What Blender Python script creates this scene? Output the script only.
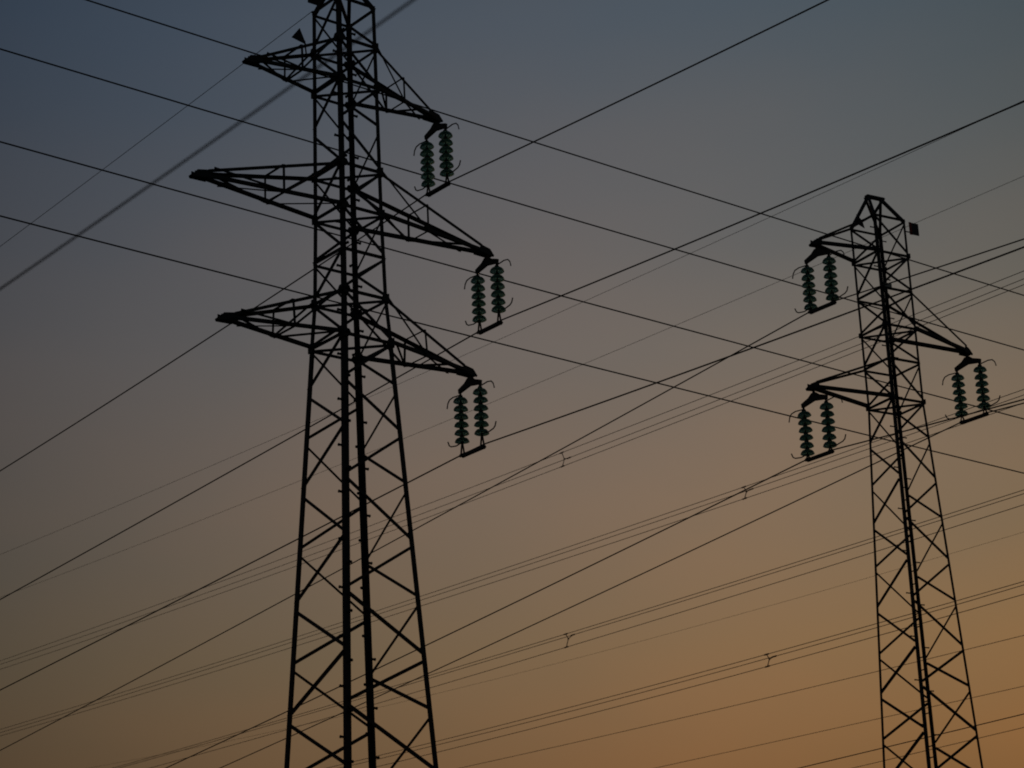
import bpy, bmesh, math, random
from mathutils import Vector, Matrix

random.seed(7)
scene = bpy.context.scene
for o in list(bpy.data.objects):
    bpy.data.objects.remove(o)
R = math.radians

# ------------------------------------------------------------------ camera
cd = bpy.data.cameras.new('camera')
cam = bpy.data.objects.new('camera', cd)
scene.collection.objects.link(cam)
scene.camera = cam
cd.sensor_width = 36.0
cd.lens = 2371.17 / 1024 * 36.0
cd.clip_end = 8000
PITCH, ROLL = R(19.187), R(-2.634)
fw = Vector((0, math.cos(PITCH), math.sin(PITCH)))
rt = Vector((1, 0, 0))
up = rt.cross(fw)
rx = rt * math.cos(ROLL) + up * math.sin(ROLL)
uy = up * math.cos(ROLL) - rt * math.sin(ROLL)
m3 = Matrix((rx, uy, -fw)).transposed()
cam.matrix_world = Matrix.Translation((0, 0, 1.6)) @ m3.to_4x4()
cd.dof.use_dof = True
cd.dof.focus_distance = 48
cd.dof.aperture_fstop = 3.1

# ------------------------------------------------------------------ sky: dusk, sun just setting to the right
SUN_AZ, SUN_EL = R(35), R(1)
world = bpy.data.worlds.new('World')
scene.world = world
world.use_nodes = True
nt = world.node_tree
for n in list(nt.nodes):
    nt.nodes.remove(n)
L = nt.links.new
out = nt.nodes.new('ShaderNodeOutputWorld')
bg = nt.nodes.new('ShaderNodeBackground')
bg.inputs['Strength'].default_value = 0.108
sky = nt.nodes.new('ShaderNodeTexSky')
sky.sky_type = 'NISHITA'
sky.sun_disc = False
sky.sun_elevation = SUN_EL
sky.sun_rotation = SUN_AZ
sky.air_density = 1.0
sky.dust_density = 3.0
tc = nt.nodes.new('ShaderNodeTexCoord')
sep = nt.nodes.new('ShaderNodeSeparateXYZ')
L(tc.outputs['Generated'], sep.inputs[0])
# dusty band of air near the horizon reddens the dusk sky: tint by elevation
rampz = nt.nodes.new('ShaderNodeValToRGB')
cr = rampz.color_ramp
cr.interpolation = 'LINEAR'
stops = [(0.0, (0.085, 0.045, 0.018)), (0.16, (0.105, 0.068, 0.045)), (0.22, (0.136, 0.0976, 0.0667)),
         (0.28, (0.150, 0.1167, 0.0945)), (0.34, (0.145, 0.1275, 0.119)), (0.40, (0.123, 0.1225, 0.129)),
         (0.47, (0.0974, 0.1157, 0.1382)), (0.60, (0.05, 0.0696, 0.0907)), (1.0, (0.035, 0.05, 0.075))]
while len(cr.elements) < len(stops):
    cr.elements.new(0.5)
for e, (p, c) in zip(cr.elements, stops):
    e.position = p
for e, (p, c) in zip(cr.elements, stops):
    e.color = (c[0] * 10, c[1] * 10, c[2] * 10, 1)
L(sep.outputs['Z'], rampz.inputs['Fac'])
# brightness falls away from the glow in azimuth
hx = nt.nodes.new('ShaderNodeCombineXYZ')
L(sep.outputs['X'], hx.inputs[0]); L(sep.outputs['Y'], hx.inputs[1])
nrm = nt.nodes.new('ShaderNodeVectorMath'); nrm.operation = 'NORMALIZE'
L(hx.outputs[0], nrm.inputs[0])
dotn = nt.nodes.new('ShaderNodeVectorMath'); dotn.operation = 'DOT_PRODUCT'
dotn.inputs[1].default_value = (math.sin(R(1)), math.cos(R(1)), 0)
L(nrm.outputs[0], dotn.inputs[0])
mr = nt.nodes.new('ShaderNodeMapRange')
mr.inputs['From Min'].default_value = math.cos(R(20))
mr.inputs['From Max'].default_value = 1.0
mr.inputs['To Min'].default_value = 0.41
mr.inputs['To Max'].default_value = 1.0
L(dotn.outputs['Value'], mr.inputs['Value'])
mul = nt.nodes.new('ShaderNodeVectorMath'); mul.operation = 'MULTIPLY'
L(sky.outputs[0], mul.inputs[0]); L(rampz.outputs[0], mul.inputs[1])
mul2 = nt.nodes.new('ShaderNodeVectorMath'); mul2.operation = 'SCALE'
L(mul.outputs[0], mul2.inputs[0]); L(mr.outputs[0], mul2.inputs['Scale'])
# thin uneven haze: faint, very soft patches
nz = nt.nodes.new('ShaderNodeTexNoise')
nz.inputs['Scale'].default_value = 5.0
nz.inputs['Detail'].default_value = 4.0
nz.inputs['Roughness'].default_value = 0.45
mp = nt.nodes.new('ShaderNodeMapping')
mp.inputs['Scale'].default_value = (1.0, 1.0, 2.2)
L(tc.outputs['Generated'], mp.inputs[0]); L(mp.outputs[0], nz.inputs['Vector'])
hz = nt.nodes.new('ShaderNodeValToRGB')
hz.color_ramp.elements[0].position = 0.30
hz.color_ramp.elements[1].position = 0.70
hz.color_ramp.elements[0].color = (0.90, 0.96, 1.00, 1)
hz.color_ramp.elements[1].color = (1.12, 1.04, 0.99, 1)
L(nz.outputs['Fac'], hz.inputs['Fac'])
mul3 = nt.nodes.new('ShaderNodeVectorMath'); mul3.operation = 'MULTIPLY'
# the haze is cooler and pinker away from the glow
ax = nt.nodes.new('ShaderNodeMapRange')
ax.inputs['From Min'].default_value = -0.22
ax.inputs['From Max'].default_value = 0.22
L(sep.outputs['X'], ax.inputs['Value'])
axr = nt.nodes.new('ShaderNodeValToRGB')
axr.color_ramp.elements[0].color = (0.99, 0.96, 1.05, 1)
axr.color_ramp.elements[1].color = (0.91, 1.03, 1.00, 1)
_e = axr.color_ramp.elements.new(0.55); _e.color = (1.03, 1.0, 0.99, 1)
L(ax.outputs[0], axr.inputs['Fac'])
mul4 = nt.nodes.new('ShaderNodeVectorMath'); mul4.operation = 'MULTIPLY'
L(mul2.outputs[0], mul4.inputs[0]); L(axr.outputs[0], mul4.inputs[1])
L(mul4.outputs[0], mul3.inputs[0]); L(hz.outputs[0], mul3.inputs[1])
L(mul3.outputs[0], bg.inputs['Color'])
L(bg.outputs[0], out.inputs['Surface'])

sun = bpy.data.lights.new('sun', 'SUN')
sun.energy = 0.04
sun.angle = R(3)
sun.color = (1.0, 0.5, 0.25)
so = bpy.data.objects.new('sun', sun)
scene.collection.objects.link(so)
sd = Vector((math.sin(SUN_AZ) * math.cos(SUN_EL), math.cos(SUN_AZ) * math.cos(SUN_EL), math.sin(SUN_EL)))
so.rotation_euler = sd.to_track_quat('Z', 'Y').to_euler()

vs = scene.view_settings
scene.display_settings.display_device = 'sRGB'
vs.view_transform = 'Standard'
vs.look = 'None'
vs.exposure = 0.0
vs.gamma = 1.0
vs.use_curve_mapping = False
scene.cycles.filter_width = 1.9        # the photograph is soft
scene.cycles.use_denoising = True
scene.cycles.max_bounces = 8

# ------------------------------------------------------------------ materials
def mat(name, col, rough=0.6, metal=0.0, noise=0.25, scale=4.0):
    m = bpy.data.materials.new(name)
    m.use_nodes = True
    t = m.node_tree
    b = t.nodes['Principled BSDF']
    b.inputs['Roughness'].default_value = rough
    b.inputs['Metallic'].default_value = metal
    if noise:
        g = t.nodes.new('ShaderNodeNewGeometry')
        n = t.nodes.new('ShaderNodeTexNoise')
        n.inputs['Scale'].default_value = scale
        n.inputs['Detail'].default_value = 6
        t.links.new(g.outputs['Position'], n.inputs['Vector'])
        r = t.nodes.new('ShaderNodeValToRGB')
        r.color_ramp.elements[0].position = 0.3
        r.color_ramp.elements[1].position = 0.7
        r.color_ramp.elements[0].color = (*[c * (1 - noise) for c in col], 1)
        r.color_ramp.elements[1].color = (*[c * (1 + noise) for c in col], 1)
        t.links.new(n.outputs['Fac'], r.inputs['Fac'])
        t.links.new(r.outputs[0], b.inputs['Base Color'])
    else:
        b.inputs['Base Color'].default_value = (*col, 1)
    return m

M_STEEL = mat('painted_steel', (0.030, 0.036, 0.046), 0.7)
M_FIT = mat('dark_fittings', (0.04, 0.04, 0.042), 0.6)
M_HORN = mat('horn_steel', (0.10, 0.09, 0.085), 0.6)
M_CABLE = mat('weathered_cable', (0.05, 0.046, 0.042), 0.7, noise=0.15)
M_PLATE = mat('enamel_plate_dark', (0.03, 0.035, 0.05), 0.5)
M_RED = mat('enamel_plate_red', (0.42, 0.03, 0.02), 0.5)
M_PALE = mat('enamel_plate_pale', (0.5, 0.52, 0.52), 0.5)
M_CONC = mat('concrete', (0.3, 0.29, 0.27), 0.9)
M_GRASS = mat('grass', (0.05, 0.07, 0.025), 0.95, noise=0.5, scale=0.6)
M_GLASS = bpy.data.materials.new('green_glass')
M_GLASS.use_nodes = True
b = M_GLASS.node_tree.nodes['Principled BSDF']
b.inputs['Base Color'].default_value = (0.38, 0.65, 0.57, 1)
b.inputs['Roughness'].default_value = 0.25
b.inputs['IOR'].default_value = 1.5
b.inputs['Transmission Weight'].default_value = 0.9
_t = M_GLASS.node_tree
_tr = _t.nodes.new('ShaderNodeBsdfTranslucent')
_tr.inputs['Color'].default_value = (0.60, 0.90, 0.80, 1)
_mx = _t.nodes.new('ShaderNodeMixShader')
_mx.inputs[0].default_value = 0.55
_t.links.new(b.outputs[0], _mx.inputs[1])
_t.links.new(_tr.outputs[0], _mx.inputs[2])
_t.links.new(_mx.outputs[0], _t.nodes['Material Output'].inputs['Surface'])

# ------------------------------------------------------------------ helpers
def link(o, parent=None):
    scene.collection.objects.link(o)
    if parent is not None:
        o.parent = parent
    return o

def obj(name, bm, m, parent=None, smooth=False):
    me = bpy.data.meshes.new(name)
    bmesh.ops.recalc_face_normals(bm, faces=bm.faces)
    bm.to_mesh(me)
    bm.free()
    if smooth:
        for p in me.polygons:
            p.use_smooth = True
    me.materials.append(m)
    return link(bpy.data.objects.new(name, me), parent)

def thing(name, label, cat, loc, rotz=0, group=None):
    o = bpy.data.objects.new(name, None)
    o.empty_display_size = 0.3
    o.location = loc
    o.rotation_euler = (0, 0, rotz)
    o['label'] = label
    o['category'] = cat
    if group:
        o['group'] = group
    return link(o)

def tag(o, label, cat, group=None):
    o['label'] = label
    o['category'] = cat
    if group:
        o['group'] = group
    return o

def extrude_profile(bm, p0, p1, prof, u, v):
    a = [bm.verts.new(p0 + u * x + v * y) for x, y in prof]
    b = [bm.verts.new(p1 + u * x + v * y) for x, y in prof]
    n = len(prof)
    for i in range(n):
        bm.faces.new((a[i], a[(i + 1) % n], b[(i + 1) % n], b[i]))
    bm.faces.new(a[::-1])
    bm.faces.new(b)

def angle_bar(bm, p0, p1, u, v, s, t=None, s2=None):
    """rolled L section: corner on the line p0-p1, flanges along u and v"""
    p0, p1 = Vector(p0), Vector(p1)
    t = t or max(0.008, s * 0.12)
    s2 = s2 or s
    d = (p1 - p0).normalized()
    u = Vector(u); u = (u - d * u.dot(d)).normalized()
    v = Vector(v); v = v - d * v.dot(d); v = (v - u * v.dot(u)).normalized()
    extrude_profile(bm, p0, p1, [(0, 0), (s, 0), (s, t), (t, t), (t, s2), (0, s2)], u, v)

def box(bm, c, sx, sy, sz, mtx=None):
    r = bmesh.ops.create_cube(bm, size=1.0)
    bmesh.ops.scale(bm, vec=(sx, sy, sz), verts=r['verts'])
    if mtx is not None:
        bmesh.ops.transform(bm, matrix=mtx, verts=r['verts'])
    bmesh.ops.translate(bm, vec=c, verts=r['verts'])

def plate(bm, poly, axis, t):
    """flat plate: polygon of 3D points given thickness t along axis"""
    ax = Vector(axis).normalized() * (t / 2)
    a = [bm.verts.new(Vector(p) - ax) for p in poly]
    b = [bm.verts.new(Vector(p) + ax) for p in poly]
    n = len(poly)
    for i in range(n):
        bm.faces.new((a[i], a[(i + 1) % n], b[(i + 1) % n], b[i]))
    bm.faces.new(a[::-1]); bm.faces.new(b)

def tube(bm, pts, r, n=8):
    pts = [Vector(p) for p in pts]
    rings = []
    ref = Vector((0, 0, 1))
    for i, p in enumerate(pts):
        d = (pts[min(i + 1, len(pts) - 1)] - pts[max(i - 1, 0)]).normalized()
        rf = ref if abs(d.dot(ref)) < 0.95 else Vector((1, 0, 0))
        x = d.cross(rf).normalized()
        y = d.cross(x).normalized()
        rings.append([bm.verts.new(p + x * (r * math.cos(2 * math.pi * k / n)) + y * (r * math.sin(2 * math.pi * k / n))) for k in range(n)])
    for a, b in zip(rings, rings[1:]):
        for k in range(n):
            bm.faces.new((a[k], a[(k + 1) % n], b[(k + 1) % n], b[k]))
    bm.faces.new(rings[0][::-1]); bm.faces.new(rings[-1])

def lathe(bm, prof, c=(0, 0, 0), n=20):
    """closed profile of (r, z) revolved round z"""
    c = Vector(c)
    rings = []
    for r, z in prof:
        if r < 1e-6:
            rings.append([bm.verts.new(c + Vector((0, 0, z)))])
        else:
            rings.append([bm.verts.new(c + Vector((r * math.cos(2 * math.pi * k / n), r * math.sin(2 * math.pi * k / n), z))) for k in range(n)])
    for a, b in zip(rings, rings[1:]):
        for k in range(n):
            k2 = (k + 1) % n
            if len(a) == 1 and len(b) == 1:
                continue
            if len(a) == 1:
                bm.faces.new((a[0], b[k2], b[k]))
            elif len(b) == 1:
                bm.faces.new((a[k], a[k2], b[0]))
            else:
                bm.faces.new((a[k], a[k2], b[k2], b[k]))

# ------------------------------------------------------------------ ground
bm = bmesh.new()
n = 48
vs_ = [bm.verts.new((3000 * math.cos(2 * math.pi * k / n), 3000 * math.sin(2 * math.pi * k / n), 0)) for k in range(n)]
bm.faces.new(vs_)
g = obj('ground', bm, M_GRASS)
g['kind'] = 'structure'

# ------------------------------------------------------------------ lattice pylon
# pylon frame: X along the cross-arms, Y along the line; corners near-left, near-right, far-left, far-right
SGN = {'T': (-1, -1), 'R': (1, -1), 'L': (-1, 1), 'B': (1, 1)}
FACES = [('T', 'L', (-1, 0, 0)), ('L', 'B', (0, 1, 0)), ('B', 'R', (1, 0, 0)), ('R', 'T', (0, -1, 0))]

def make_pylon(label, loc, yaw, width, nodes, ring_levels, plan_levels, leg_s, brace_s, arms, peak, gusset_levels, leg_low):
    root = thing('lattice_pylon', label, 'pylon', loc, yaw, 'lattice pylons of the power line')
    def cp(c, z):
        w = width(z)
        return Vector((SGN[c][0] * w, SGN[c][1] * w, z))
    ztop = nodes[0]
    zb = sorted({z for z, w in width.pts} | {0.0, ztop})
    zb = [z for z in zb if 0 <= z <= ztop]
    for c, (sx, sy) in SGN.items():
        bm = bmesh.new()
        for z0, z1 in zip(zb, zb[1:]):
            s = leg_low if z1 <= leg_low_z[0] + 1e-6 else leg_s
            angle_bar(bm, cp(c, z0), cp(c, z1), (-sx, 0, 0), (0, -sy, 0), s, s * 0.13)
        obj('leg', bm, M_STEEL, root)
        bm = bmesh.new()
        p = cp(c, 0)
        bmesh.ops.create_cone(bm, cap_ends=True, segments=4, radius1=0.55, radius2=0.4, depth=0.5,
                              matrix=Matrix.Translation((p.x, p.y, 0.12)) @ Matrix.Rotation(R(45), 4, 'Z'))
        obj('footing', bm, M_CONC, root)
    # zigzag diagonals, one bar per panel and face
    for i in range(len(nodes) - 1):
        z0, z1 = nodes[i], nodes[i + 1]
        for c0, c1, nrm_ in FACES:
            # even node of every face sits on its first corner of the pair for T-L and B-R ...
            even = {('T', 'L'): 'T', ('L', 'B'): 'L', ('B', 'R'): 'B', ('R', 'T'): 'R'}[(c0, c1)]
            odd = c1 if even == c0 else c0
            par = (len_even + i) % 2
            a, b_ = (even, odd) if par == 0 else (odd, even)
            pa, pb = cp(a, z0 - 0.03), cp(b_, z1 + 0.03)
            nv = Vector(nrm_)
            d = (pb - pa).normalized()
            pa = pa + d * 0.05 + nv * 0.003; pb = pb - d * 0.05 + nv * 0.003
            bm = bmesh.new()
            u = nv.cross(d)
            s = brace_s * (1.15 if z0 < 12 else 1.0)
            s *= 1.25 if a == 'T' else 0.8 if b_ == 'B' else 1.0
            # one flange flat on the outside of the legs, the other standing out
            angle_bar(bm, pa - u * (s / 2), pb - u * (s / 2), u, nv, s, 0.008, s * 0.3)
            obj('diagonal_brace', bm, M_STEEL, root)
    for z in ring_levels:
        for c0, c1, nrm_ in FACES:
            nv = Vector(nrm_)
            pa, pb = cp(c0, z), cp(c1, z)
            d = (pb - pa).normalized()
            bm = bmesh.new()
            angle_bar(bm, pa + d * 0.02 + nv * 0.012, pb - d * 0.02 + nv * 0.012, (0, 0, -1), nv, brace_s * 1.1, 0.008, brace_s * 0.5)
            obj('horizontal_brace', bm, M_STEEL, root)
    for z in plan_levels:
        bm = bmesh.new()
        angle_bar(bm, cp('L', z) * 1.0 + Vector((0.05, -0.05, -0.02)), cp('R', z) + Vector((-0.05, 0.05, -0.02)), (0, 0, -1), (1, 1, 0), brace_s, 0.008)
        obj('plan_brace', bm, M_STEEL, root)
    # gussets at the arm levels, on the faces that carry the arms
    for z in gusset_levels:
        for c, (sx, sy) in SGN.items():
            p = cp(c, z)
            bm = bmesh.new()
            gx = sx * 0.020
            gs = gusset_size[0]
            poly = [p + Vector((gx, sy * 0.02, gs * .55)), p + Vector((gx, -sy * gs * .6, gs * .5)), p + Vector((gx, -sy * gs, -gs * .1)),
                    p + Vector((gx, -sy * gs * .5, -gs * .6)), p + Vector((gx, sy * 0.02, -gs * .6))]
            plate(bm, poly, (1, 0, 0), 0.010)
            gy = sy * 0.030
            poly = [p + Vector((sx * 0.02, gy, gs * .5)), p + Vector((-sx * gs * .6, gy, gs * .4)), p + Vector((-sx * gs * .9, gy, -gs * .1)),
                    p + Vector((-sx * gs * .5, gy, -gs * .5)), p + Vector((sx * 0.02, gy, -gs * .5))]
            plate(bm, poly, (0, 1, 0), 0.010)
            obj('gusset_plate', bm, M_STEEL, root)
    # cross-arms
    for (s, zlo, zhi, la, braced, cs, ztip) in arms:
        ty = s * la * skew[0]
        pk = 0.34 if braced else 0.21
        wb, wt = width(zlo), width(zhi)
        bm = bmesh.new()
        xt = la - pk + 0.04
        for sy in (-1, 1):
            cb = cs * (1.35 if sy > 0 else 0.9)
            angle_bar(bm, (s * (wb - 0.02), sy * wb, zlo), (s * (la - 0.05), ty + sy * 0.06, ztip), (0, sy * -1, 0), (0, 0, 1), cb, cb * 0.12)
            angle_bar(bm, (s * (wt - 0.02), sy * wt, zhi), (s * xt, ty * xt / la + sy * 0.10, ztip + 0.13), (0, sy * -1, 0), (0, 0, -1), cs * (0.9 if braced else 0.6), cs * 0.11)
        arm = obj('crossarm', bm, M_STEEL, root)
        bm = bmesh.new()
        plate(bm, [(s * (la - pk), ty - 0.09, ztip + 0.13), (s * (la - 0.1), ty - 0.07, ztip + 0.09), (s * la, ty - 0.06, ztip - 0.02),
                   (s * (la - 0.02), ty - 0.06, ztip - 0.05), (s * (la - pk - 0.02), ty - 0.10, ztip - 0.02)], (0, 1, 0), 0.012)
        plate(bm, [(s * (la - pk), ty + 0.09, ztip + 0.13), (s * (la - 0.1), ty + 0.07, ztip + 0.09), (s * la, ty + 0.06, ztip - 0.02),
                   (s * (la - 0.02), ty + 0.06, ztip - 0.05), (s * (la - pk - 0.02), ty + 0.10, ztip - 0.02)], (0, 1, 0), 0.012)
        plate(bm, [(s * (la - pk + 0.04), ty - 0.10, ztip - 0.012), (s * la, ty - 0.06, ztip - 0.012), (s * la, ty + 0.06, ztip - 0.012), (s * (la - pk + 0.04), ty + 0.10, ztip - 0.012)], (0, 0, 1), 0.014)
        obj('tip_plate', bm, M_STEEL, arm)
        def lo(t, sy):
            return Vector((s * (wb + (la - wb) * t), ty * t + sy * (wb + (0.06 - wb) * t), zlo + (ztip - zlo) * t))
        def hi(x, sy):
            t = (x - wt) / (xt - wt)
            return Vector((s * x, ty * t + sy * (wt + (0.10 - wt) * t), zhi + (ztip + 0.13 - zhi) * t))
        if braced:
            q = cs * 0.6
            def sub(p0, p1, u, v):
                bm = bmesh.new()
                angle_bar(bm, p0, p1, u, v, q, 0.007, q * 0.5)
                obj('arm_brace', bm, M_STEEL, arm)
            tm = 0.39
            xm = wb + (la - wb) * tm
            for sy in (-1, 1):
                sub(lo(tm, sy), hi(xm, sy), (s, 0, 0), (0, sy, 0))
                sub(lo(tm, sy), hi(wt + 0.02, sy), (0, 0, 1), (0, sy, 0))
                if s < 0 or sy > 0:
                    sub(lo(tm, sy) + Vector((s * .03, 0, 0)), hi(xt - 0.1, sy), (0, 0, 1), (0, sy, 0))
            sub(hi(xm, -1), hi(xm, 1), (s, 0, 0), (0, 0, -1))
            sub(lo(tm, -1), lo(tm, 1), (s, 0, 0), (0, 0, -1))
            sub(lo(tm, 1), lo(0.03, -1), (s, 1, 0), (0, 0, -1))
            sub(lo(tm, -1) + Vector((s * .04, 0, 0)), lo(0.78, 1), (s, 1, 0), (0, 0, -1))
    # peak: four converging bars to a short ridge along X
    zp = peak
    w = width(ztop)
    P = {'L': Vector((-0.20, 0.04, zp)), 'T': Vector((-0.20, -0.04, zp)), 'R': Vector((0.19, -0.04, zp)), 'B': Vector((0.19, 0.04, zp))}
    for c, (sx, sy) in SGN.items():
        bm = bmesh.new()
        angle_bar(bm, cp(c, ztop), P[c], (-sx, 0, 0), (0, -sy, 0), brace_s * (1.9 if c in 'LR' else 1.0), 0.01)
        obj('peak_bar', bm, M_STEEL, root)
    for a, b_ in (('T', 'R'), ('B', 'L')):
        bm = bmesh.new()
        angle_bar(bm, cp(a, ztop), P[b_], (0, 0, 1), (0, SGN[a][1], 0), brace_s, 0.008)
        obj('peak_bar', bm, M_STEEL, root)
    bm = bmesh.new()
    box(bm, (0, 0, zp + 0.01), 0.44, 0.10, 0.05)
    obj('peak_ridge', bm, M_STEEL, root)
    # step bolts on the two opposite climbing legs
    proto = None
    z = 3.0
    k = 0
    while z < ztop - 0.1:
        for c, (sx, sy) in (('T', SGN['T']), ('B', SGN['B'])):
            p = cp(c, z + (0.1 if c == 'B' else 0))
            if k % 2 == 0:
                q = p + Vector((0, -sy * 0.05, 0)); dr = Vector((sx, 0, 0))
            else:
                q = p + Vector((-sx * 0.05, 0, 0)); dr = Vector((0, sy, 0))
            if proto is None:
                bm = bmesh.new()
                tube(bm, [(0, 0, 0), (0.08, 0, 0)], bolt_r[0], 6)
                tube(bm, [(0.08, 0, 0), (0.092, 0, 0)], bolt_r[0] * 1.3, 6)
                o = proto = obj('step_bolt', bm, M_STEEL, root)
            else:
                o = proto.copy()
                scene.collection.objects.link(o)
                o.parent = root
            o.location = q
            o.rotation_euler = (0, 0, math.atan2(dr.y, dr.x))
        z += 0.42
        k += 1
    return root, cp

class Width:
    def __init__(self, pts):
        self.pts = sorted(pts)
    def __call__(self, z):
        p = self.pts
        if z <= p[0][0]:
            return p[0][1]
        for (z0, w0), (z1, w1) in zip(p, p[1:]):
            if z <= z1:
                return w0 + (w1 - w0) * (z - z0) / (z1 - z0)
        return p[-1][1]

skew = [0.0]
bolt_r = [0.022]
leg_low_z = [16.015]
len_even = 0
gusset_size = [0.16]
wl = Width([(0, 1.365), (16.015, 0.520), (16.85, 0.470), (18.46, 0.444), (22.61, 0.415)])
nodes_l = [22.61, 21.784, 20.96, 20.15, 19.29, 18.465, 17.63, 16.85, 16.015, 15.17, 14.31, 13.38, 12.35, 11.37, 10.36, 9.45, 8.4, 7.25, 6.05, 4.75, 3.35, 1.85, 0.3]
pyl_l, cpl = make_pylon('taller near pylon at the left, six braced cross-arms, glass insulators only on its right arms',
    (-2.786, 39.0, 0), R(39.46), wl, nodes_l,
    [22.61, 21.784, 20.96, 19.29, 18.465, 17.63, 16.85, 16.015], [21.784, 20.96, 19.29, 18.465, 16.85, 16.015], 0.076, 0.052,
    [(-1, 20.96, 21.784, 2.181, True, 0.062, 20.985), (1, 20.96, 21.784, 2.181, True, 0.062, 20.93),
     (-1, 18.465, 19.29, 3.27, True, 0.066, 18.5), (1, 18.465, 19.29, 3.27, True, 0.066, 18.45),
     (-1, 16.015, 16.85, 2.753, True, 0.066, 15.99), (1, 16.015, 16.85, 2.753, True, 0.066, 15.975)],
    23.25, [21.784, 20.96, 19.29, 18.465, 16.85, 16.015], 0.096)

bolt_r = [0.012]
skew = [math.tan(R(2.5))]
leg_low_z = [16.2]
len_even = 1
gusset_size = [0.09]
wr = Width([(0, 0.985), (16.208, 0.390), (20.074, 0.392)])
nodes_r = [20.074, 19.295, 18.518, 17.739, 17.0265, 16.208, 15.42, 14.58, 13.79, 12.95, 12.14, 11.25, 10.48, 9.62, 8.75, 7.8, 6.8, 5.7, 4.5, 3.2, 1.8, 0.3]
pyl_r, cpr = make_pylon('slimmer pylon at the right with a pointed cap and three bare cross-arms on alternating sides',
    (7.521, 44.3, 0), R(31.2), wr, nodes_r,
    [20.074, 19.295, 18.518, 17.739, 17.0265, 16.208], [19.295, 17.739, 16.208], 0.052, 0.044,
    [(-1, 19.295, 20.074, 1.827, False, 0.07, 19.31), (1, 17.739, 18.518, 2.204, False, 0.07, 17.63), (-1, 16.208, 17.0265, 2.24, False, 0.07, 16.24)],
    20.64, [19.295, 17.739, 16.208], 0.08)

# small plates bolted to the pylons
def sign(parent, cpos, poly_fn, m, label):
    bm = bmesh.new()
    poly_fn(bm)
    o = obj('sign_plate', bm, m, parent)
    o['label'] = label
    return o
def bracket(sp, a, b):
    bm = bmesh.new(); tube(bm, [a, b], 0.014, 6)
    obj('bracket', bm, M_FIT, sp)
# right pylon: square plate held out from the right corner, dark with a red stripe
w = 0.39
sp = sign(pyl_r, None, lambda bm: plate(bm, [(w + 0.16, -w, 19.79), (w + 0.34, -w, 19.79), (w + 0.34, -w, 20.05), (w + 0.16, -w, 20.05)], (0, 1, 0), 0.008), M_PLATE, 'dark square plate held out from the right corner')
bm = bmesh.new(); plate(bm, [(w + 0.10, -w, 19.785), (w + 0.16, -w, 19.785), (w + 0.16, -w, 20.055), (w + 0.10, -w, 20.055)], (0, 1, 0), 0.012)
obj('red_stripe', bm, M_RED, sp)
bm = bmesh.new(); tube(bm, [(w - 0.02, -w, 19.83), (w + 0.16, -w, 19.83)], 0.012, 6)
obj('bracket', bm, M_FIT, sp)
sign(pyl_r, None, lambda bm: plate(bm, [(-0.28, 0.26, 20.12), (-0.12, 0.26, 20.06), (-0.16, 0.26, 20.22), (-0.30, 0.26, 20.34)], (0, 1, 0), 0.01), M_PLATE, 'small dark plate on the sloping cap bar')
sign(pyl_r, None, lambda bm: (plate(bm, [(-0.30, -0.38, 18.50), (-0.12, -0.38, 18.50), (-0.12, -0.38, 18.62), (-0.30, -0.38, 18.62)], (0, 1, 0), 0.01)), M_PALE, 'small pale plate on the front face')
# left pylon: triangular warning plate above the upper left arm, plate at the very top
tri = sign(pyl_l, None, lambda bm: plate(bm, [(-0.94, 0.33, 21.93), (-0.62, 0.33, 21.87), (-0.76, 0.33, 22.17)], (0, 1, 0), 0.01), M_PLATE, 'triangular plate standing on the upper left arm')
bracket(tri, (-0.66, 0.32, 21.93), (-0.60, 0.36, 21.68))
sign(pyl_l, None, lambda bm: plate(bm, [(-0.52, 0.40, 22.80), (-0.20, 0.40, 22.80), (-0.20, 0.40, 23.05), (-0.52, 0.40, 23.05)], (0, 1, 0), 0.01), M_PLATE, 'dark plate near the top')

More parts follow.
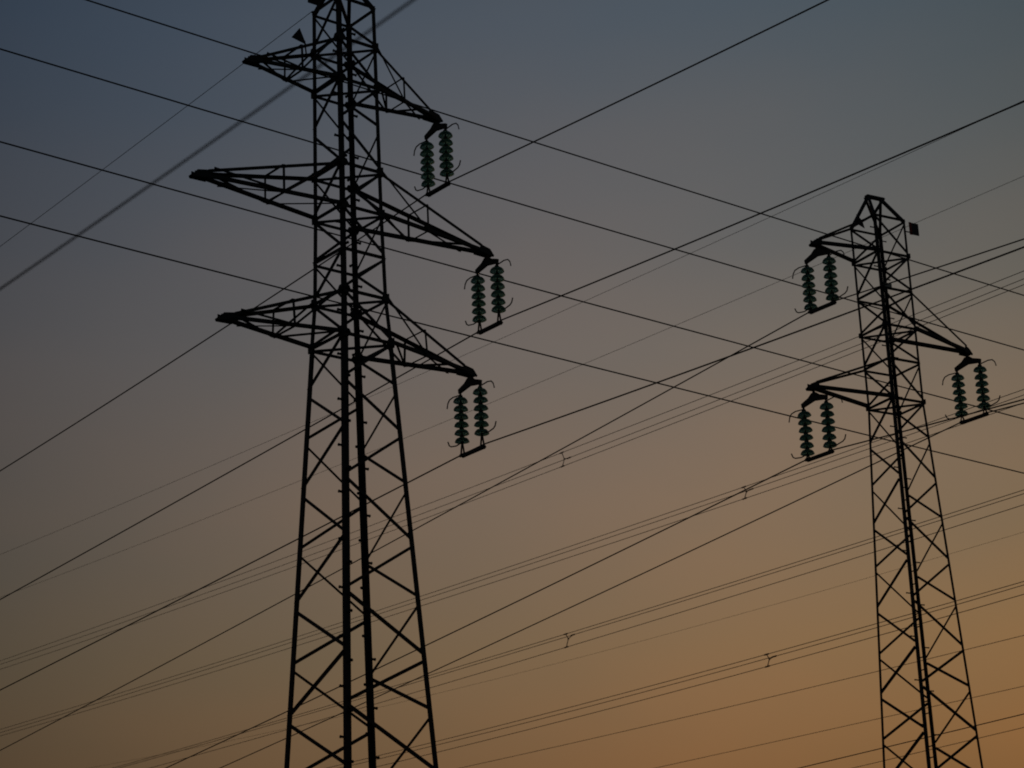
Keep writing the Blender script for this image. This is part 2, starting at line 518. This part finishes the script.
# ------------------------------------------------------------------ insulator sets
DISC = [(0.0, 0.030), (0.035, 0.030), (0.062, 0.022), (0.098, 0.006), (0.122, -0.022), (0.136, -0.058), (0.131, -0.061),
        (0.122, -0.034), (0.108, -0.030), (0.103, -0.058), (0.096, -0.058), (0.090, -0.020), (0.072, -0.014), (0.066, -0.048),
        (0.058, -0.048), (0.050, -0.006), (0.0, 0.0)]
def insulator_set(label, loc, rotz, drop, hy=0.29):
    t = thing('insulator_set', label, 'insulators', loc, rotz, 'twin glass insulator strings under the cross-arms')
    bm = bmesh.new()
    tube(bm, [(0, 0, 0.03), (0, 0, -0.10)], 0.028, 8)
    plate(bm, [(0.0, -0.05, -0.05), (0.0, 0.05, -0.05), (0.0, 0.14, -0.12), (0.0, hy + 0.04, -0.19), (0.0, hy + 0.03, -0.27), (0.0, 0.0, -0.21),
               (0.0, -hy - 0.03, -0.27), (0.0, -hy - 0.04, -0.19), (0.0, -0.14, -0.12)], (1, 0, 0), 0.05)
    obj('top_yoke', bm, M_FIT, t)
    z0 = -0.375
    pitch = 0.154
    zl = z0 - 5 * pitch
    disc_me = None
    for s in (1, -1):
        bm = bmesh.new()
        tube(bm, [(0, s * hy, -0.22), (0, s * hy, z0 + 0.05)], 0.022, 8)
        for k in range(6):
            z = z0 - k * pitch
            lathe(bm, [(0, 0.075), (0.030, 0.072), (0.043, 0.055), (0.046, 0.022), (0.034, 0.014), (0.0, 0.014)], (0, s * hy, z), 14)
            tube(bm, [(0, s * hy, z - 0.012), (0, s * hy, z - 0.078)], 0.015, 8)
        obj_s = obj('insulator_string', bm, M_FIT, t, True)
        for k in range(6):
            if disc_me is None:
                bm = bmesh.new()
                lathe(bm, DISC, (0, 0, 0), 24)
                o = obj('glass_disc', bm, M_GLASS, obj_s, True)
                disc_me = o.data
            else:
                o = link(bpy.data.objects.new('glass_disc', disc_me), obj_s)
            o.location = (0, s * hy, z0 - k * pitch + random.uniform(-.004, .004))
            o.rotation_euler = (random.uniform(-.05, .05), random.uniform(-.05, .05), random.uniform(0, 6))
        bm = bmesh.new()                       # forked link down to the lower yoke
        zt = zl - 0.065
        for sx in (-1, 1):
            tube(bm, [(0, s * hy, zt + 0.02), (0, s * (hy + sx * 0.012), zt - 0.03), (0, s * (hy + sx * 0.050), drop + 0.02)], 0.017, 6)
        tube(bm, [(0, s * hy - 0.06, drop + 0.03), (0, s * hy + 0.06, drop + 0.03)], 0.022, 6)
        obj('forked_link', bm, M_FIT, t)
        bm = bmesh.new()
        zz = -0.30
        tube(bm, [(0, s * hy, zz), (0, s * (hy + 0.22), zz + 0.02), (0, s * (hy + 0.33), zz), (0, s * (hy + 0.385), zz - 0.06), (0, s * (hy + 0.41), zz - 0.15)], 0.0125, 8)
        obj('arcing_horn', bm, M_HORN, t)
        bm = bmesh.new()
        zz = zl - 0.06
        tube(bm, [(0, s * hy, zz), (0, s * (hy + 0.18), zz - 0.02), (0, s * (hy + 0.33), zz + 0.005), (0, s * (hy + 0.385), zz + 0.04), (0, s * (hy + 0.42), zz + 0.12)], 0.0125, 8)
        obj('arcing_horn', bm, M_HORN, t)
    bm = bmesh.new()
    for sx in (-1, 1):
        plate(bm, [(sx * 0.03, -hy - 0.07, drop), (sx * 0.03, -hy - 0.05, drop + 0.03), (sx * 0.03, hy + 0.05, drop + 0.03), (sx * 0.03, hy + 0.07, drop),
                   (sx * 0.03, hy + 0.04, drop - 0.025), (sx * 0.03, -hy - 0.04, drop - 0.025)], (1, 0, 0), 0.014)
    for s in (-1, 1):
        tube(bm, [(-0.05, s * hy, drop + 0.005), (0.05, s * hy, drop + 0.005)], 0.03, 8)
    obj('lower_yoke', bm, M_FIT, t)
    return t

# ------------------------------------------------------------------ cables
# every cable hangs in its own vertical plane: origin p, heading (b, 1), height = c0 + c1 s + c2 s^2
TABLE = [
    {'n': 'C1a', 'p': [-1.207, 40.3], 'b': -0.8232, 'c': [19.560177, -0.062701, 0.000749], 's': [0.3, 17.4]},
    {'n': 'C1b', 'p': [-1.207, 40.3], 'b': -0.8232, 'c': [19.553512, 0.067253, 0.0008], 's': [-10.0, -0.3]},
    {'n': 'C2a', 'p': [-0.366, 40.992], 'b': -0.8232, 'c': [17.025953, -0.050259, 0.0002], 's': [0.3, 19.3]},
    {'n': 'C2b', 'p': [-0.366, 40.992], 'b': -0.8232, 'c': [17.038968, 0.055449, 0.0008], 's': [-12.6, -0.4]},
    {'n': 'C3a', 'p': [-0.765, 40.664], 'b': -0.8232, 'c': [14.54037, -0.05383, 0.0002], 's': [0.4, 18.2]},
    {'n': 'C3b', 'p': [-0.765, 40.664], 'b': -0.8232, 'c': [14.563466, 0.051688, 0.0008], 's': [-12.6, -0.4]},
    {'n': 'D1a', 'p': [6.121, 43.367], 'b': -0.84, 'c': [18.027065, -0.100953, 0.000326], 's': [0.3, 33.7]},
    {'n': 'D1b', 'p': [6.121, 43.367], 'b': -0.84, 'c': [18.027065, 0.075, 0.0009], 's': [-5.0, -0.4]},
    {'n': 'D2a', 'p': [5.778, 43.138], 'b': -0.84, 'c': [14.930059, -0.099972, 0.000433], 's': [0.4, 23.7]},
    {'n': 'D2b', 'p': [5.778, 43.138], 'b': -0.84, 'c': [14.930059, 0.075, 0.0009], 's': [-4.9, -0.4]},
    {'n': 'D3a', 'p': [9.258, 45.457], 'b': -0.84, 'c': [16.281434, -0.099987, 0.000376], 's': [0.3, 28.1]},
    {'n': 'D3b', 'p': [9.258, 45.457], 'b': -0.84, 'c': [16.281434, 0.075, 0.0009], 's': [-1.3, -0.3]},
    {'n': 'E1', 'p': [-3.363, 39.056], 'b': -0.8232, 'c': [22.659241, -0.032223, 0.000273], 's': [0.2, 12.0]},
    {'n': 'B1t', 'p': [0.0, 78.0], 'b': -0.78, 'c': [25.595866, 0.028894, 0.000228], 's': [-22.8, 40.3]},
    {'n': 'B1m', 'p': [0.237, 78.184], 'b': -0.78, 'c': [25.456906, 0.02801, 0.000306], 's': [-22.5, 40.9]},
    {'n': 'B1l', 'p': [0.0, 78.0], 'b': -0.78, 'c': [25.108026, 0.02657, 0.000333], 's': [-22.7, 40.3]},
    {'n': 'B2t', 'p': [0.0, 78.0], 'b': -0.78, 'c': [22.298657, 0.028069, 0.00025], 's': [-22.3, 40.1]},
    {'n': 'B2m', 'p': [0.237, 78.184], 'b': -0.78, 'c': [22.271327, 0.028011, 0.00024], 's': [-16.3, 40.7]},
    {'n': 'B2l', 'p': [0.0, 78.0], 'b': -0.78, 'c': [21.939414, 0.028689, 0.000264], 's': [-16.5, 40.0]},
    {'n': 'B3t', 'p': [0.0, 78.0], 'b': -0.78, 'c': [19.401413, 0.019383, 0.000228], 's': [-21.9, 29.0]},
    {'n': 'B3m', 'p': [0.237, 78.184], 'b': -0.78, 'c': [19.404548, 0.019644, 0.000245], 's': [-21.7, 15.3]},
    {'n': 'B3l', 'p': [0.0, 78.0], 'b': -0.78, 'c': [18.959372, 0.018325, 0.000275], 's': [-21.9, 25.7]},
    {'n': 'B4t', 'p': [0.0, 78.0], 'b': -0.78, 'c': [16.976548, 0.02548, 0.000506], 's': [-21.6, 5.1]},
    {'n': 'B4m', 'p': [0.237, 78.184], 'b': -0.78, 'c': [16.928314, 0.025555, 0.000612], 's': [-21.3, 5.4]},
    {'n': 'B4l', 'p': [0.0, 78.0], 'b': -0.78, 'c': [16.597495, 0.024476, 0.000549], 's': [-21.5, 5.1]},
    {'n': 'F1', 'p': [0.0, 78.0], 'b': -0.78, 'c': [30.572924, 0.035285, 0.000241], 's': [-20.2, 40.6]},
    {'n': 'F2', 'p': [0.0, 95.0], 'b': -0.78, 'c': [34.218554, 0.035035, 0.000231], 's': [-28.3, 43.3]},
    {'n': 'G1', 'p': [0.0, 100.0], 'b': -0.78, 'c': [23.342049, 0.042028, 0.000531], 's': [-27.9, -7.6]},
    {'n': 'G2', 'p': [0.0, 100.0], 'b': -0.78, 'c': [19.839703, 0.035408, 0.00031], 's': [-27.4, 4.9]},
    {'n': 'G3', 'p': [0.0, 100.0], 'b': -0.78, 'c': [18.049597, 0.026028, 0.0001], 's': [-27.1, -8.4]},
    {'n': 'G4', 'p': [0.0, 75.0], 'b': -0.78, 'c': [12.795832, 0.003089, 0.0001], 's': [-20.2, -12.1]},
    {'n': 'G5', 'p': [0.0, 100.0], 'b': -0.78, 'c': [16.058463, 0.002679, 0.0001], 's': [-26.9, -18.9]},
    {'n': 'X1', 'p': [0.0, 51.6], 'b': 1.417, 'c': [25.959859, -0.057909, 0.000158], 's': [-10.8, 17.6]},
    {'n': 'X2', 'p': [0.0, 51.6], 'b': 1.417, 'c': [24.200567, -0.054649, 0.000239], 's': [-12.7, 17.3]},
    {'n': 'X3', 'p': [0.0, 51.6], 'b': 1.417, 'c': [22.104018, -0.053227, 0.000257], 's': [-12.6, 17.0]},
    {'n': 'X4', 'p': [0.0, 51.6], 'b': 1.417, 'c': [20.484346, -0.051132, 0.000245], 's': [-12.6, 16.7]},
    {'n': 'N1', 'p': [0.0, 8.0], 'b': -0.8, 'c': [6.165356, -0.011713, 0.001938], 's': [0.5, 4.1]},
]
TB = {t['n']: t for t in TABLE}
def cpt(t, s):
    b = t['b']
    n = math.hypot(b, 1)
    c = t['c']
    return Vector((t['p'][0] + b / n * s, t['p'][1] + s / n, c[0] + c[1] * s + c[2] * s * s))
def cable(label, pts, r, group, cat='cable'):
    bm = bmesh.new()
    tube(bm, pts, r, 8)
    return tag(obj('overhead_cable', bm, M_CABLE, None, True), label, cat, group)
def run(t, s0, s1, step=1.0):
    k = max(2, int(abs(s1 - s0) / step))
    return [cpt(t, s0 + (s1 - s0) * i / k) for i in range(k + 1)]

GC = 'conductors held by the insulator strings'
rc = 0.0138
sets = [('C1', 20.91, 'glass insulator pair under the top right arm of the left pylon', 'conductor clamped under the top insulator pair of the left pylon'),
        ('C2', 18.43, 'glass insulator pair under the long middle right arm of the left pylon', 'conductor clamped under the middle insulator pair of the left pylon'),
        ('C3', 15.96, 'glass insulator pair under the lowest right arm of the left pylon', 'conductor clamped under the lowest insulator pair of the left pylon'),
        ('D1', 19.27, 'glass insulator pair under the upper left arm of the right pylon', 'conductor clamped under the upper left insulator pair of the right pylon'),
        ('D3', 17.60, 'glass insulator pair under the only right-hand arm of the right pylon', 'conductor clamped under the right-hand insulator pair of the right pylon'),
        ('D2', 16.20, 'glass insulator pair under the lower left arm of the right pylon', 'conductor clamped under the lower left insulator pair of the right pylon')]
for nme, tip, lab, clab in sets:
    A, B_ = TB[nme + 'a'], TB[nme + 'b']
    zc = (A['c'][0] + B_['c'][0]) / 2 - 0.055
    insulator_set(lab, (A['p'][0], A['p'][1], tip), math.atan(-A['b']), zc - tip, 0.29 if nme[0] == 'C' else 0.295)
    off = 0.36
    pa = [cpt(A, s) for s in (70, 66, 62, 58, 54, 50)] + run(A, 48, off, 1.2)
    pb = run(B_, -off, -55, 1.2)
    cable(clab, pa + pb, rc, GC)

E1 = TB['E1']
cable('thin earth wire leaving the top of the left pylon towards the lower left', [cpt(E1, s) for s in range(70, 0, -2)] + [cpt(E1, 0)], 0.006, None, 'earth wire')

G3 = 'triple-bundle conductors of the farther line'
where = {'B1': 'topmost', 'B2': 'second', 'B3': 'third', 'B4': 'lowest'}
pos = {'t': 'upper wire of the {} far triple bundle', 'm': 'middle wire of the {} far triple bundle', 'l': 'lower wire of the {} far triple bundle'}
for k in ('B1', 'B2', 'B3', 'B4'):
    for q in 'tml':
        cable(pos[q].format(where[k]), run(TB[k + q], -75, 110, 2.5), 0.0105, G3)
SPS = {'B1': (-2.54, 'spacer joining the three wires of the topmost far bundle, between the two pylons'),
       'B2': (-11.2, 'spacer joining the three wires of the second far bundle, left of the right pylon'),
       'B3': (-2.25, 'spacer joining the three wires of the third far bundle, right of the left pylon'),
       'B4': (-11.61, 'spacer joining the three wires of the lowest far bundle, near the bottom')}
for k, (s, lab) in SPS.items():
    P3 = [cpt(TB[k + q], s) for q in 'tml']
    ctr = (P3[0] + P3[1] + P3[2]) / 3
    t = thing('cable_spacer', lab, 'spacer', ctr, 0, 'spacers on the far triple bundles')
    for p in P3:
        bm = bmesh.new(); tube(bm, [(0, 0, 0), p - ctr], 0.014, 6)
        obj('spacer_arm', bm, M_FIT, t)
        d = Vector((-0.78, 1, 0)).normalized() * 0.09
        bm = bmesh.new(); tube(bm, [p - ctr - d, p - ctr + d], 0.024, 8)
        obj('clamp', bm, M_FIT, t)
    bm = bmesh.new(); bmesh.ops.create_icosphere(bm, subdivisions=2, radius=0.032)
    obj('hub', bm, M_FIT, t)

cable('faint far earth wire passing just above the peak of the right pylon', run(TB['F1'], -75, 110, 2.5), 0.0075, None, 'earth wire')
cable('faint far earth wire crossing behind the striped plate of the right pylon', run(TB['F2'], -75, 120, 2.5), 0.0085, None, 'earth wire')
for k, r, lab in (('G1', 0.0055, 'faintest far wire between the third and the lowest triple bundle'),
                  ('G2', 0.011, 'faint far wire just below the lowest triple bundle'),
                  ('G3', 0.010, 'faint far wire in the lower right, second below the lowest triple bundle'),
                  ('G4', 0.013, 'darker wire crossing the foot of the right pylon in the orange sky'),
                  ('G5', 0.011, 'lowest wire of all, cutting the bottom right corner')):
    cable(lab, run(TB[k], -75, 110, 2.5), r, 'single wires low in the orange sky')

GX = 'wires of the crossing line'
for k, lab in (('X1', 'topmost of the four crossing wires that slope down to the right'),
               ('X2', 'second from the top of the four crossing wires that slope down to the right'),
               ('X3', 'third from the top of the four crossing wires that slope down to the right'),
               ('X4', 'lowest of the four crossing wires that slope down to the right')):
    cable(lab, run(TB[k], -55, 90, 1.5), 0.0175, GX)

cable('blurred close cable crossing the upper left corner, out of focus', run(TB['N1'], -28, 40, 0.8), 0.0055, None)
